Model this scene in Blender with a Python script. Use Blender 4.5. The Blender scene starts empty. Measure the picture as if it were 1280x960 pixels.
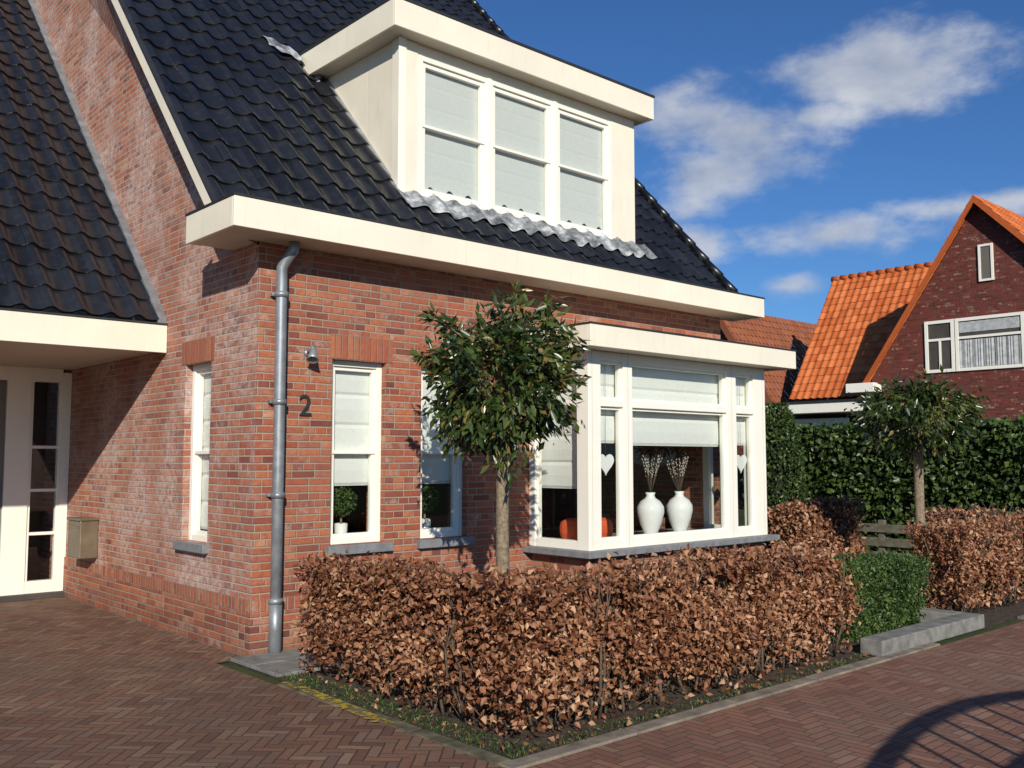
import bpy, math, random
import numpy as np
from mathutils import Vector, Matrix
random.seed(7); rng=np.random.default_rng(7)
D=bpy.data
scene=bpy.context.scene
scene.view_settings.view_transform='Standard'
scene.view_settings.look='None'
scene.view_settings.exposure=0

# ------------------------------------------------------------------ helpers
def link(ob,parent=None):
    scene.collection.objects.link(ob)
    if parent is not None: ob.parent=parent
    return ob
def group(name):
    e=D.objects.new(name,None); scene.collection.objects.link(e); return e
def meshob(name,verts,faces,mat,parent=None,smooth=False):
    me=D.meshes.new(name); me.from_pydata([tuple(v) for v in verts],[],faces); me.update()
    if mat: me.materials.append(mat)
    if smooth: me.polygons.foreach_set('use_smooth',[True]*len(me.polygons))
    ob=D.objects.new(name,me); return link(ob,parent)
BF=[(0,3,2,1),(4,5,6,7),(0,1,5,4),(1,2,6,5),(2,3,7,6),(3,0,4,7)]
def boxv(x0,x1,y0,y1,z0,z1):
    return [(x0,y0,z0),(x1,y0,z0),(x1,y1,z0),(x0,y1,z0),(x0,y0,z1),(x1,y0,z1),(x1,y1,z1),(x0,y1,z1)]
def box(name,x0,x1,y0,y1,z0,z1,mat,parent=None,bevel=0.0):
    ob=meshob(name,boxv(x0,x1,y0,y1,z0,z1),BF,mat,parent)
    if bevel>0:
        m=ob.modifiers.new('b','BEVEL'); m.width=bevel; m.segments=2
    return ob
def boxes(name,lst,mat,parent=None,bevel=0.0):
    V=[];F=[]
    for b in lst:
        n=len(V); V+=boxv(*b); F+=[tuple(i+n for i in f) for f in BF]
    ob=meshob(name,V,F,mat,parent)
    if bevel>0:
        m=ob.modifiers.new('b','BEVEL'); m.width=bevel; m.segments=2
    return ob
def tube_data(path,radii,seg=8):
    V=[];F=[]
    path=[Vector(p) for p in path]
    for i,p in enumerate(path):
        if i==0: d=path[1]-path[0]
        elif i==len(path)-1: d=path[-1]-path[-2]
        else: d=path[i+1]-path[i-1]
        d.normalize()
        a=d.cross(Vector((0.3,1,0.11))); 
        if a.length<1e-3: a=d.cross(Vector((1,0,0)))
        a.normalize(); b=d.cross(a)
        for k in range(seg):
            t=2*math.pi*k/seg
            V.append(p+(a*math.cos(t)+b*math.sin(t))*radii[i])
    for i in range(len(path)-1):
        for k in range(seg):
            k2=(k+1)%seg
            F.append((i*seg+k,i*seg+k2,(i+1)*seg+k2,(i+1)*seg+k))
    F.append(tuple(range(seg))[::-1]); n=(len(path)-1)*seg; F.append(tuple(n+k for k in range(seg)))
    return V,F
def tubes(name,lst,mat,parent=None,seg=8):
    V=[];F=[]
    for path,r in lst:
        v,f=tube_data(path,r,seg); n=len(V); V+=v; F+=[tuple(i+n for i in q) for q in f]
    return meshob(name,V,F,mat,parent,smooth=True)
def lathe(name,prof,cx,cy,mat,parent=None,seg=24):
    V=[];F=[]
    for r,z in prof:
        for k in range(seg):
            t=2*math.pi*k/seg; V.append((cx+r*math.cos(t),cy+r*math.sin(t),z))
    for i in range(len(prof)-1):
        for k in range(seg):
            k2=(k+1)%seg; F.append((i*seg+k,i*seg+k2,(i+1)*seg+k2,(i+1)*seg+k))
    F.append(tuple(range(seg))[::-1])
    return meshob(name,V,F,mat,parent,smooth=True)

# ------------------------------------------------------------------ materials
class NT:
    def __init__(s,name):
        s.mat=D.materials.new(name); s.mat.use_nodes=True
        s.t=s.mat.node_tree; s.t.nodes.clear()
        s.out=s.t.nodes.new('ShaderNodeOutputMaterial')
    def n(s,typ,**kw):
        nd=s.t.nodes.new(typ)
        for k,v in kw.items(): setattr(nd,k,v)
        return nd
    def l(s,a,b): s.t.links.new(a,b)
    def put(s,sock,v):
        if isinstance(v,bpy.types.NodeSocket): s.l(v,sock)
        else: sock.default_value=v
    def m(s,op,a,b=None,c=None):
        nd=s.n('ShaderNodeMath',operation=op); s.put(nd.inputs[0],a)
        if b is not None: s.put(nd.inputs[1],b)
        if c is not None: s.put(nd.inputs[2],c)
        return nd.outputs[0]
    def comb(s,x,y,z):
        nd=s.n('ShaderNodeCombineXYZ'); s.put(nd.inputs[0],x); s.put(nd.inputs[1],y); s.put(nd.inputs[2],z); return nd.outputs[0]
    def sep(s,v):
        nd=s.n('ShaderNodeSeparateXYZ'); s.l(v,nd.inputs[0]); return nd.outputs
    def wn(s,x,y,z):
        nd=s.n('ShaderNodeTexWhiteNoise'); s.l(s.comb(x,y,z),nd.inputs['Vector']); return nd.outputs['Value']
    def noise(s,vec,scale,detail=3,rough=0.55):
        nd=s.n('ShaderNodeTexNoise'); 
        if vec is not None: s.l(vec,nd.inputs['Vector'])
        nd.inputs['Scale'].default_value=scale; nd.inputs['Detail'].default_value=detail; nd.inputs['Roughness'].default_value=rough
        return nd.outputs[0]
    def ramp(s,fac,stops,interp='LINEAR'):
        nd=s.n('ShaderNodeValToRGB'); cr=nd.color_ramp; cr.interpolation=interp
        while len(cr.elements)<len(stops): cr.elements.new(0.5)
        for e,(p,c) in zip(cr.elements,stops):
            e.position=p; e.color=(c[0],c[1],c[2],1)
        s.l(fac,nd.inputs[0]); return nd.outputs[0]
    def mr(s,v,a,b,c=0.0,d=1.0,smooth=True):
        nd=s.n('ShaderNodeMapRange'); nd.interpolation_type='SMOOTHSTEP' if smooth else 'LINEAR'
        s.put(nd.inputs[0],v)
        for i,x in enumerate((a,b,c,d)): nd.inputs[i+1].default_value=x
        return nd.outputs[0]
    def mix(s,f,a,b,bt='MIX'):
        nd=s.n('ShaderNodeMix',data_type='RGBA',blend_type=bt)
        s.put(nd.inputs[0],f)
        for sock,v in ((nd.inputs[6],a),(nd.inputs[7],b)):
            if isinstance(v,bpy.types.NodeSocket): s.l(v,sock)
            else: sock.default_value=(v[0],v[1],v[2],1)
        return nd.outputs[2]
    def bsdf(s,color,rough=0.6,spec=0.5,metal=0.0,bump=None,bs=0.4,bd=0.01,coat=0):
        nd=s.n('ShaderNodeBsdfPrincipled')
        if isinstance(color,bpy.types.NodeSocket): s.l(color,nd.inputs['Base Color'])
        else: nd.inputs['Base Color'].default_value=(*color,1)
        s.put(nd.inputs['Roughness'],rough); nd.inputs['Metallic'].default_value=metal
        nd.inputs['Specular IOR Level'].default_value=spec
        nd.inputs['Coat Weight'].default_value=coat
        if bump is not None:
            b=s.n('ShaderNodeBump'); b.inputs['Strength'].default_value=bs; b.inputs['Distance'].default_value=bd
            s.l(bump,b.inputs['Height']); s.l(b.outputs[0],nd.inputs['Normal'])
        return nd.outputs[0]
    def fin(s,sh): s.l(sh,s.out.inputs['Surface']); return s.mat
    def obj(s): return s.n('ShaderNodeTexCoord').outputs['Object']

def plain(name,col,rough=0.5,var=0.08,scale=6,bumpy=0.1,metal=0,spec=0.5,coat=0):
    t=NT(name); o=t.obj(); nz=t.noise(o,scale,5,0.6)
    dk=tuple(c*(1-var*1.6) for c in col); lt=tuple(min(1,c*(1+var)) for c in col)
    c=t.ramp(nz,[(0.3,dk),(0.7,lt)])
    r=t.mr(nz,0.2,0.8,max(0,rough-0.08),min(1,rough+0.1))
    nb=t.noise(o,scale*12,3)
    return t.fin(t.bsdf(c,r,spec,metal,nb,bumpy,0.004,coat))

def paint(name,col,rough=0.42):
    # painted timber: faint rain streaks and dirt
    t=NT(name); o=t.obj(); mp=t.n('ShaderNodeMapping'); mp.inputs['Scale'].default_value=(9,9,0.9); t.l(o,mp.inputs[0])
    a=t.noise(mp.outputs[0],2.2,4,0.6); b=t.noise(o,1.6,4,0.6)
    c=t.ramp(b,[(0.3,tuple(v*0.95 for v in col)),(0.7,tuple(min(1,v*1.03) for v in col))])
    c=t.mix(t.mr(a,0.52,0.80,0,0.30),c,(col[0]*0.70,col[1]*0.68,col[2]*0.62))
    return t.fin(t.bsdf(c,t.mr(b,0.3,0.7,rough-0.06,rough+0.1),0.5,0,t.noise(o,5,2),0.05,0.01))

def brick_material(name,palette,mortar,L=0.22,H=0.0625,joint=0.012,soldier=False,zoff=0.0,efflo=0.0,bump=0.9,tone=(0.30,0.12,0.08),sl=0.22):
    t=NT(name); o=t.obj(); X,Y,Z=t.sep(o)
    g=t.n('ShaderNodeNewGeometry'); nx,ny,nz_=t.sep(g.outputs['True Normal'])
    sel=t.m('GREATER_THAN',t.m('ABSOLUTE',nx),0.6)
    hu=t.m('ADD',t.m('MULTIPLY',X,t.m('SUBTRACT',1.0,sel)),t.m('MULTIPLY',Y,sel))
    hu=t.m('ADD',hu,10.0)
    wv=t.noise(o,3.0,1)
    if soldier:
        v=hu; u=t.m('ADD',Z,zoff)
        Lx=sl
    else:
        v=t.m('ADD',Z,t.m('MULTIPLY',t.m('SUBTRACT',wv,0.5),0.006)); u=hu; Lx=L
    vv=t.m('DIVIDE',v,H); row=t.m('FLOOR',vv); fv=t.m('FRACT',vv)
    if soldier:
        uu=t.m('DIVIDE',u,Lx); 
    else:
        wnr=t.wn(row,3.3,sel)
        off=t.m('ADD',t.m('MULTIPLY',t.m('FLOOR',t.m('MULTIPLY',wnr,4.0)),0.25),t.m('MULTIPLY',row,0.5))
        uu=t.m('ADD',t.m('DIVIDE',u,Lx),off)
    col=t.m('FLOOR',uu); fu=t.m('FRACT',uu)
    if soldier:
        du=t.m('MULTIPLY',t.m('MINIMUM',fu,t.m('SUBTRACT',1.0,fu)),Lx)
        cid=col
    else:
        sp=t.m('GREATER_THAN',t.wn(col,row,7.7),0.72)
        k=t.m('ADD',sp,1.0)
        f2=t.m('MULTIPLY',fu,k); fu2=t.m('FRACT',f2); sub=t.m('FLOOR',f2)
        du=t.m('ADD',t.m('MULTIPLY',t.m('MINIMUM',fu2,t.m('SUBTRACT',1.0,fu2)),t.m('DIVIDE',Lx,k)),0.0015)
        cid=t.m('ADD',col,t.m('MULTIPLY',sub,0.37))
    dv=t.m('MULTIPLY',t.m('MINIMUM',fv,t.m('SUBTRACT',1.0,fv)),H)
    n1=t.noise(o,70,2,0.6)
    d=t.m('ADD',t.m('MINIMUM',du,dv),t.m('MULTIPLY',t.m('SUBTRACT',n1,0.5),0.007))
    mask=t.mr(d,joint/2-0.0015,joint/2+0.0025)
    r=t.wn(cid,row,1.1)
    stops=[(i/(len(palette)-1),c) for i,c in enumerate(palette)]
    bc=t.ramp(r,stops)
    n2=t.noise(o,22,3,0.65)
    bc=t.mix(t.mr(n2,0.40,0.8,0.0,0.55),bc,(palette[0][0]*0.6,palette[0][1]*0.6,palette[0][2]*0.6))
    n3=t.noise(o,0.8,4,0.6)
    bc=t.mix(t.mr(n3,0.35,0.7,0,0.42),bc,tone)
    # pale mortar haze on some bricks
    hz=t.m('MULTIPLY',t.mr(t.wn(cid,row,9.4),0.70,1.0,0,0.6),t.mr(t.noise(o,9,3,0.7),0.42,0.66))
    bc=t.mix(hz,bc,(0.46,0.33,0.26))
    mc=t.ramp(n1,[(0.3,tuple(c*0.65 for c in mortar)),(0.7,mortar)])
    mc=t.mix(t.mr(n3,0.4,0.65,0.0,0.45),mc,tuple(c*0.55 for c in mortar))
    c=t.mix(mask,mc,bc)
    if efflo>0:
        n4=t.noise(o,1.3,4,0.7); n5=t.noise(o,16,3,0.7)
        e=t.m('MULTIPLY',t.mr(n4,0.40,0.64),t.mr(n5,0.30,0.68))
        c=t.mix(t.m('MULTIPLY',e,efflo),c,(0.58,0.48,0.44))
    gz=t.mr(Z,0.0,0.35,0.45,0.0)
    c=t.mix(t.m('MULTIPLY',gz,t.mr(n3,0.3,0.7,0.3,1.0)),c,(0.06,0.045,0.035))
    h=t.m('ADD',mask,t.m('MULTIPLY',n2,0.35))
    h=t.m('ADD',h,t.m('MULTIPLY',r,0.3))
    return t.fin(t.bsdf(c,t.mr(r,0,1,0.7,0.9,False),0.3,0,h,bump,0.009))

def paver_material(name,palette,joint_col,unit=0.067,n=3,rot=0.0,jw=0.006,moss=0.3):
    t=NT(name); o=t.obj()
    mp=t.n('ShaderNodeMapping'); mp.inputs['Rotation'].default_value=(0,0,rot); mp.inputs['Location'].default_value=(50,50,0)
    t.l(o,mp.inputs[0])
    wob=t.n('ShaderNodeTexNoise'); t.l(mp.outputs[0],wob.inputs['Vector']); wob.inputs['Scale'].default_value=2.0
    X,Y,Z=t.sep(mp.outputs[0])
    X=t.m('ADD',X,t.m('MULTIPLY',t.m('SUBTRACT',wob.outputs[0],0.5),0.04))
    Y=t.m('ADD',Y,t.m('MULTIPLY',t.m('SUBTRACT',wob.outputs[0],0.5),0.03))
    x=t.m('DIVIDE',X,unit); y=t.m('DIVIDE',Y,unit)
    i=t.m('FLOOR',x); j=t.m('FLOOR',y); fx=t.m('FRACT',x); fy=t.m('FRACT',y)
    k=t.m('FLOORED_MODULO',t.m('ADD',t.m('SUBTRACT',i,j),0.0001),float(2*n)); k=t.m('FLOOR',k)
    isv=t.m('GREATER_THAN',k,n-0.5)
    ish=t.m('SUBTRACT',1.0,isv)
    oh=k; ov=t.m('SUBTRACT',float(2*n-1),k)
    uh=t.m('ADD',fx,oh); uv=t.m('ADD',fy,ov)
    duh=t.m('MINIMUM',uh,t.m('SUBTRACT',float(n),uh)); dvh=t.m('MINIMUM',fy,t.m('SUBTRACT',1.0,fy))
    dh=t.m('MINIMUM',duh,dvh)
    dvv=t.m('MINIMUM',uv,t.m('SUBTRACT',float(n),uv)); duv=t.m('MINIMUM',fx,t.m('SUBTRACT',1.0,fx))
    dv=t.m('MINIMUM',dvv,duv)
    d=t.m('ADD',t.m('MULTIPLY',dh,ish),t.m('MULTIPLY',dv,isv)); d=t.m('MULTIPLY',d,unit)
    ix=t.m('SUBTRACT',i,t.m('MULTIPLY',oh,ish)); iy=t.m('SUBTRACT',j,t.m('MULTIPLY',ov,isv))
    n1=t.noise(o,60,2,0.6)
    d=t.m('ADD',d,t.m('MULTIPLY',t.m('SUBTRACT',n1,0.5),0.006))
    mask=t.mr(d,jw/2-0.001,jw/2+0.003)
    r=t.wn(ix,iy,isv)
    c=t.ramp(r,[(q/(len(palette)-1),cc) for q,cc in enumerate(palette)])
    n2=t.noise(o,30,3,0.7); c=t.mix(t.mr(n2,0.35,0.85,0,0.4),c,tuple(v*0.5 for v in palette[0]))
    n3=t.noise(o,0.6,5,0.6); c=t.mix(t.mr(n3,0.4,0.7,0,0.4),c,(0.20,0.14,0.105))
    n6=t.noise(o,0.25,3,0.6); c=t.mix(t.mr(n6,0.45,0.65,0,0.35),c,tuple(v*0.7 for v in palette[0]))
    n4=t.noise(o,140,2,0.5)
    c=t.mix(t.mr(n4,0.60,0.75,0,0.4),c,(0.34,0.28,0.22))
    jc=t.mix(t.mr(n3,0.45,0.62,0,moss),joint_col,(0.07,0.08,0.03))
    c=t.mix(mask,jc,c)
    h=t.m('ADD',mask,t.m('MULTIPLY',n2,0.3)); h=t.m('ADD',h,t.m('MULTIPLY',r,0.5))
    return t.fin(t.bsdf(c,0.8,0.3,0,h,0.8,0.006))

def leaf_material(name,stops,rough=0.45,trans=0.25,spec=0.4):
    t=NT(name); a=t.n('ShaderNodeAttribute'); a.attribute_name='tint'
    c=t.ramp(a.outputs['Fac'],stops)
    b=t.bsdf(c,rough,spec)
    tr=t.n('ShaderNodeBsdfTranslucent'); t.l(c,tr.inputs[0])
    mx=t.n('ShaderNodeMixShader'); mx.inputs[0].default_value=trans; t.l(b,mx.inputs[1]); t.l(tr.outputs[0],mx.inputs[2])
    return t.fin(mx.outputs[0])

def glass_material(name,tint=(0.92,0.94,0.92),refl=1.0):
    t=NT(name)
    tr=t.n('ShaderNodeBsdfTransparent'); tr.inputs[0].default_value=(*tint,1)
    gl=t.n('ShaderNodeBsdfGlossy'); gl.inputs['Roughness'].default_value=0.01
    o=t.obj(); nb=t.noise(o,1.6,1); bp=t.n('ShaderNodeBump'); bp.inputs['Strength'].default_value=0.06; bp.inputs['Distance'].default_value=0.05
    t.l(nb,bp.inputs['Height']); t.l(bp.outputs[0],gl.inputs['Normal'])
    g=t.n('ShaderNodeNewGeometry'); dt=t.n('ShaderNodeVectorMath',operation='DOT_PRODUCT')
    t.l(g.outputs['Incoming'],dt.inputs[0]); t.l(g.outputs['True Normal'],dt.inputs[1])
    c=t.m('ABSOLUTE',dt.outputs['Value']); f=t.m('POWER',t.m('SUBTRACT',1.0,c),5.0)
    f=t.m('ADD',0.075*refl,t.m('MULTIPLY',f,0.9))
    mx=t.n('ShaderNodeMixShader'); t.l(f,mx.inputs[0]); t.l(tr.outputs[0],mx.inputs[1]); t.l(gl.outputs[0],mx.inputs[2])
    return t.fin(mx.outputs[0])

PAL=[(0.15,0.045,0.036),(0.30,0.078,0.042),(0.40,0.11,0.05),(0.33,0.10,0.06),(0.46,0.155,0.07),(0.21,0.065,0.052),(0.48,0.21,0.115)]
PALG=[(0.20,0.066,0.05),(0.34,0.10,0.06),(0.43,0.14,0.075),(0.37,0.13,0.08),(0.48,0.18,0.095),(0.26,0.09,0.07),(0.50,0.25,0.16)]
M_brick=brick_material('brick_front',PAL,(0.43,0.34,0.26))
M_brickg=brick_material('brick_gable',PALG,(0.52,0.44,0.37),efflo=0.75,tone=(0.36,0.18,0.13))
M_sold=brick_material('brick_soldier',PAL[1:],(0.34,0.25,0.19),soldier=True,zoff=0.0-2.478+0.22*20,joint=0.009)
M_soldp=brick_material('brick_soldier_plinth',PAL[1:],(0.38,0.30,0.24),soldier=True,zoff=-0.35+0.11*10,sl=0.11)
M_nbrick=brick_material('brick_neighbour',[(0.09,0.020,0.016),(0.14,0.030,0.022),(0.18,0.04,0.027),(0.12,0.026,0.022)],(0.15,0.075,0.06),bump=0.4,tone=(0.13,0.03,0.023))
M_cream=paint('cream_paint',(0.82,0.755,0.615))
M_white=plain('white_paint',(0.84,0.81,0.72),0.35,0.02,3,0.03)
M_panel=paint('cream_panel',(0.76,0.69,0.56),0.55)
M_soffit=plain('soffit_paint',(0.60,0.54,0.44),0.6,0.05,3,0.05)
M_capping=plain('roof_edge_trim',(0.03,0.03,0.033),0.4,0.1,5)
M_zinc=plain('zinc',(0.28,0.30,0.32),0.45,0.18,7,0.08,metal=0.45)
M_stone=plain('sill_stone',(0.20,0.205,0.215),0.6,0.15,12,0.3)
M_slab=plain('concrete_slab',(0.20,0.195,0.18),0.85,0.25,9,0.5)
M_kerb=plain('kerb_concrete',(0.22,0.18,0.14),0.9,0.3,7,0.6)
M_kerbm=plain('kerb_mossy',(0.13,0.115,0.07),0.95,0.5,6,0.8)
M_soil=plain('soil',(0.065,0.045,0.03),0.95,0.5,18,1.0)
M_dark=plain('interior_dark',(0.06,0.052,0.045),0.8,0.2,2)
M_room=plain('interior_wall',(0.13,0.115,0.10),0.8,0.1,2)
M_blind=plain('blind_fabric',(0.76,0.77,0.74),0.9,0.03,30,0.2)
M_blindd=plain('blind_fabric_dormer',(0.62,0.635,0.61),0.9,0.03,30,0.2)
M_porc=plain('porcelain',(0.80,0.80,0.78),0.12,0.02,4,0.0,coat=0.5)
M_twig=plain('twig',(0.10,0.07,0.05),0.8,0.2,30)
M_bark=plain('bark',(0.25,0.19,0.125),0.85,0.35,35,0.9)
M_hbark=plain('hedge_stems',(0.11,0.08,0.055),0.85,0.3,30,0.6)
M_bud=plain('catkin',(0.45,0.40,0.36),0.9,0.1,30)
M_box=plain('letterbox_metal',(0.22,0.175,0.12),0.35,0.12,5,0.05,metal=0.5)
M_orange=plain('cushion_orange',(0.65,0.10,0.03),0.8,0.1,10)
M_number=plain('number_dark',(0.03,0.03,0.03),0.5,0.05,10)
M_wood=plain('weathered_wood',(0.13,0.12,0.085),0.85,0.3,14,0.6)
M_door=plain('door_paint',(0.16,0.155,0.14),0.45,0.05,3)
M_glass=glass_material('window_glass')
t=NT('yellow_road_paint'); o=t.obj(); nz=t.noise(o,24,5,0.75)
tr=t.n('ShaderNodeBsdfTransparent'); bs=t.bsdf((0.42,0.31,0.04),0.85,0.3)
mx=t.n('ShaderNodeMixShader'); t.l(t.mr(nz,0.47,0.56),mx.inputs[0]); t.l(tr.outputs[0],mx.inputs[1]); t.l(bs,mx.inputs[2]); M_yellow=t.fin(mx.outputs[0])

t=NT('lead_flashing'); o=t.obj(); nz=t.noise(o,6,5,0.7); n2=t.noise(o,25,3)
c=t.ramp(nz,[(0.35,(0.07,0.075,0.08)),(0.5,(0.24,0.25,0.26)),(0.68,(0.62,0.63,0.64))]); M_lead=t.fin(t.bsdf(c,0.55,0.5,0.1,n2,0.3,0.01))
def tile_mat(name,c1,c2,rough,spec,coat=0.0):
    t=NT(name); o=t.obj(); a=t.n('ShaderNodeAttribute'); a.attribute_name='tint'
    c=t.ramp(a.outputs['Fac'],[(0,c1),(1,c2)]); nz=t.noise(o,9,4,0.7)
    c=t.mix(t.mr(nz,0.5,0.8,0,0.3),c,tuple(min(1,v*1.4+0.02) for v in c2))
    big=t.noise(o,0.8,3,0.6)
    c=t.mix(t.mr(big,0.5,0.7,0,0.25),c,tuple(v*0.6 for v in c1))
    return t.fin(t.bsdf(c,t.mr(nz,0.3,0.7,rough,rough+0.14),spec,0,t.noise(o,45,2),0.10,0.004,coat))
M_tile=tile_mat('roof_tile_anthracite',(0.008,0.0088,0.011),(0.017,0.0185,0.023),0.26,0.55,0.12)
M_tileo=tile_mat('roof_tile_orange',(0.42,0.092,0.022),(0.62,0.18,0.055),0.6,0.3)
M_tileb=tile_mat('roof_tile_brown',(0.20,0.065,0.03),(0.28,0.09,0.04),0.7,0.3)
M_pave=paver_material('clinker_paving_driveway',[(0.13,0.066,0.048),(0.19,0.092,0.060),(0.235,0.125,0.080),(0.16,0.095,0.072),(0.28,0.175,0.115)],(0.07,0.054,0.038),rot=math.radians(45))
M_road=paver_material('clinker_paving_road',[(0.19,0.080,0.055),(0.25,0.108,0.072),(0.30,0.142,0.092),(0.21,0.105,0.076),(0.34,0.19,0.13)],(0.11,0.08,0.056),rot=math.radians(0))
t=NT('distant_grass'); o=t.obj(); M_grass=t.fin(t.bsdf(t.ramp(t.noise(o,0.8,6,0.7),[(0.3,(0.03,0.045,0.015)),(0.7,(0.07,0.085,0.03))]),0.95,0.2,0,t.noise(o,30,3),0.6,0.02))

# ------------------------------------------------------------------ generic building parts
def wall_panel(name,axis,plane,thick,u0,u1,z0,z1,ops,mat,parent):
    us=sorted(set([u0,u1]+[o[0] for o in ops]+[o[1] for o in ops])); zs=sorted(set([z0,z1]+[o[2] for o in ops]+[o[3] for o in ops]))
    V=[];F=[]
    def P(u,d,z): return (u,plane+d,z) if axis=='y' else (plane+d,u,z)
    def quad(a,b,c,d):
        n=len(V); V.extend([a,b,c,d]); F.append((n,n+1,n+2,n+3))
    for i in range(len(us)-1):
        for j in range(len(zs)-1):
            cu=(us[i]+us[i+1])/2; cz=(zs[j]+zs[j+1])/2
            if any(o[0]<cu<o[1] and o[2]<cz<o[3] for o in ops): continue
            for d in (0,thick):
                quad(P(us[i],d,zs[j]),P(us[i+1],d,zs[j]),P(us[i+1],d,zs[j+1]),P(us[i],d,zs[j+1]))
    for (a,b,c,e) in ops:
        quad(P(a,0,c),P(a,thick,c),P(a,thick,e),P(a,0,e)); quad(P(b,0,c),P(b,thick,c),P(b,thick,e),P(b,0,e))
        quad(P(a,0,c),P(b,0,c),P(b,thick,c),P(a,thick,c)); quad(P(a,0,e),P(b,0,e),P(b,thick,e),P(a,thick,e))
    return meshob(name,V,F,mat,parent)

def UD(axis,plane,sgn=1):
    def f(u0,u1,d0,d1,z0,z1):
        a=plane+sgn*d0; b=plane+sgn*d1; lo,hi=min(a,b),max(a,b)
        return (u0,u1,lo,hi,z0,z1) if axis=='y' else (lo,hi,u0,u1,z0,z1)
    return f
def blind_mesh(name,axis,plane,u0,u1,z0,z1,mat,parent,step=0.26,sgn=1,amp=1.0):
    V=[];F=[]; n=max(1,round((z1-z0)/step)); pts=[]
    for i in range(n):
        za=z1-(z1-z0)*i/n; zb=z1-(z1-z0)*(i+1)/n
        for q,off in ((0,0.0),(0.12,-0.012),(0.5,-0.018),(0.9,-0.012),(0.985,0.0)):
            pts.append((za+(zb-za)*q,off*amp))
    pts.append((z0,0.0))
    for z,off in pts:
        for u in (u0,u1):
            p=plane+sgn*off
            V.append((u,p,z) if axis=='y' else (p,u,z))
    for i in range(len(pts)-1): F.append((2*i,2*i+1,2*i+3,2*i+2))
    return meshob(name,V,F,mat,parent)
def window(tag,axis,plane,u0,u1,z0,z1,parent,fw=0.055,trans=[],mull=[],d=0.07,blind=None,sgn=1,mat=None,bmat=None,sash=0.035,amp=1.0,bd=0.10):
    mat=mat or M_white; B=UD(axis,plane,sgn); L=[]
    L.append(B(u0,u0+fw,d,d+0.09,z0,z1)); L.append(B(u1-fw,u1,d,d+0.09,z0,z1))
    L.append(B(u0+fw,u1-fw,d+0.004,d+0.09,z0,z0+fw)); L.append(B(u0+fw,u1-fw,d+0.004,d+0.09,z1-fw,z1))
    for a in trans: L.append(B(u0+fw,u1-fw,d+0.01,d+0.085,a-0.016,a+0.016))
    for a in mull: L.append(B(a-0.03,a+0.03,d+0.007,d+0.087,z0+fw,z1-fw))
    s=sash; a0,a1,c0,c1=u0+fw,u1-fw,z0+fw,z1-fw
    L.append(B(a0,a0+s,d+0.025,d+0.075,c0,c1)); L.append(B(a1-s,a1,d+0.025,d+0.075,c0,c1))
    L.append(B(a0+s,a1-s,d+0.028,d+0.075,c0,c0+s)); L.append(B(a0+s,a1-s,d+0.028,d+0.075,c1-s,c1))
    boxes(tag+'_frame',L,mat,parent,0.004)
    g=B(u0+fw/2,u1-fw/2,d+0.05,d+0.056,z0+fw/2,z1-fw/2)
    if axis=='y': V=[(g[0],g[2],g[4]),(g[1],g[2],g[4]),(g[1],g[2],g[5]),(g[0],g[2],g[5])]
    else: V=[(g[0],g[2],g[4]),(g[0],g[3],g[4]),(g[0],g[3],g[5]),(g[0],g[2],g[5])]
    meshob(tag+'_glass',V,[(0,1,2,3)],M_glass,parent)
    if blind is not None:
        blind_mesh(tag+'_blind',axis,plane+sgn*(d+bd),u0+fw*0.6,u1-fw*0.6,blind,z1-0.03,bmat or M_blind,parent,sgn=sgn,amp=amp)

def tile_roof(name,P0,U,V,width,length,tw,tl,mat,parent,seg=8,hgt=0.05,lift=0.026):
    P0=np.array(P0,float);U=np.array(U,float);V=np.array(V,float);N=np.cross(U,V)
    nu=int(round(width/tw)); tw=width/nu; nv=int(math.ceil(length/tl)); tl=length/nv
    us=np.linspace(0,1,seg+1)
    prof=hgt*(0.5+0.5*np.cos(2*np.pi*(us-0.22)))**1.6
    VV=[];FF=[];T=[]
    for j in range(nv):
        for i in range(nu):
            jit=rng.normal(0,0.0018); jx=rng.normal(0,0.0015); tint=rng.random()
            a=P0+U*(i*tw+jx)+V*(j*tl+rng.normal(0,0.002))
            n=len(VV)
            rows=[(0.0,lift+jit-0.004),(0.05,lift+jit),(1.04,0.0+jit)]
            for (fv,l) in rows:
                for q in range(seg+1):
                    VV.append(a+U*(us[q]*tw)+V*(fv*tl)+N*(prof[q]+l))
            for rI in range(2):
                for q in range(seg):
                    b=n+rI*(seg+1)+q; FF.append((b,b+1,b+seg+2,b+seg+1))
            n2=len(VV)
            for e,l in ((0,lift+jit-0.004),(1,lift+jit-0.035)):
                for q in range(seg+1): VV.append(a+U*(us[q]*tw)+V*(0.01*e)+N*(prof[q]+l))
            for q in range(seg): FF.append((n2+q,n2+seg+1+q,n2+seg+2+q,n2+q+1))
            T+= [tint]*(5*(seg+1))
    ob=meshob(name,VV,FF,mat,parent,smooth=True)
    at=ob.data.attributes.new('tint','FLOAT','POINT'); at.data.foreach_set('value',T)
    return ob

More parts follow.
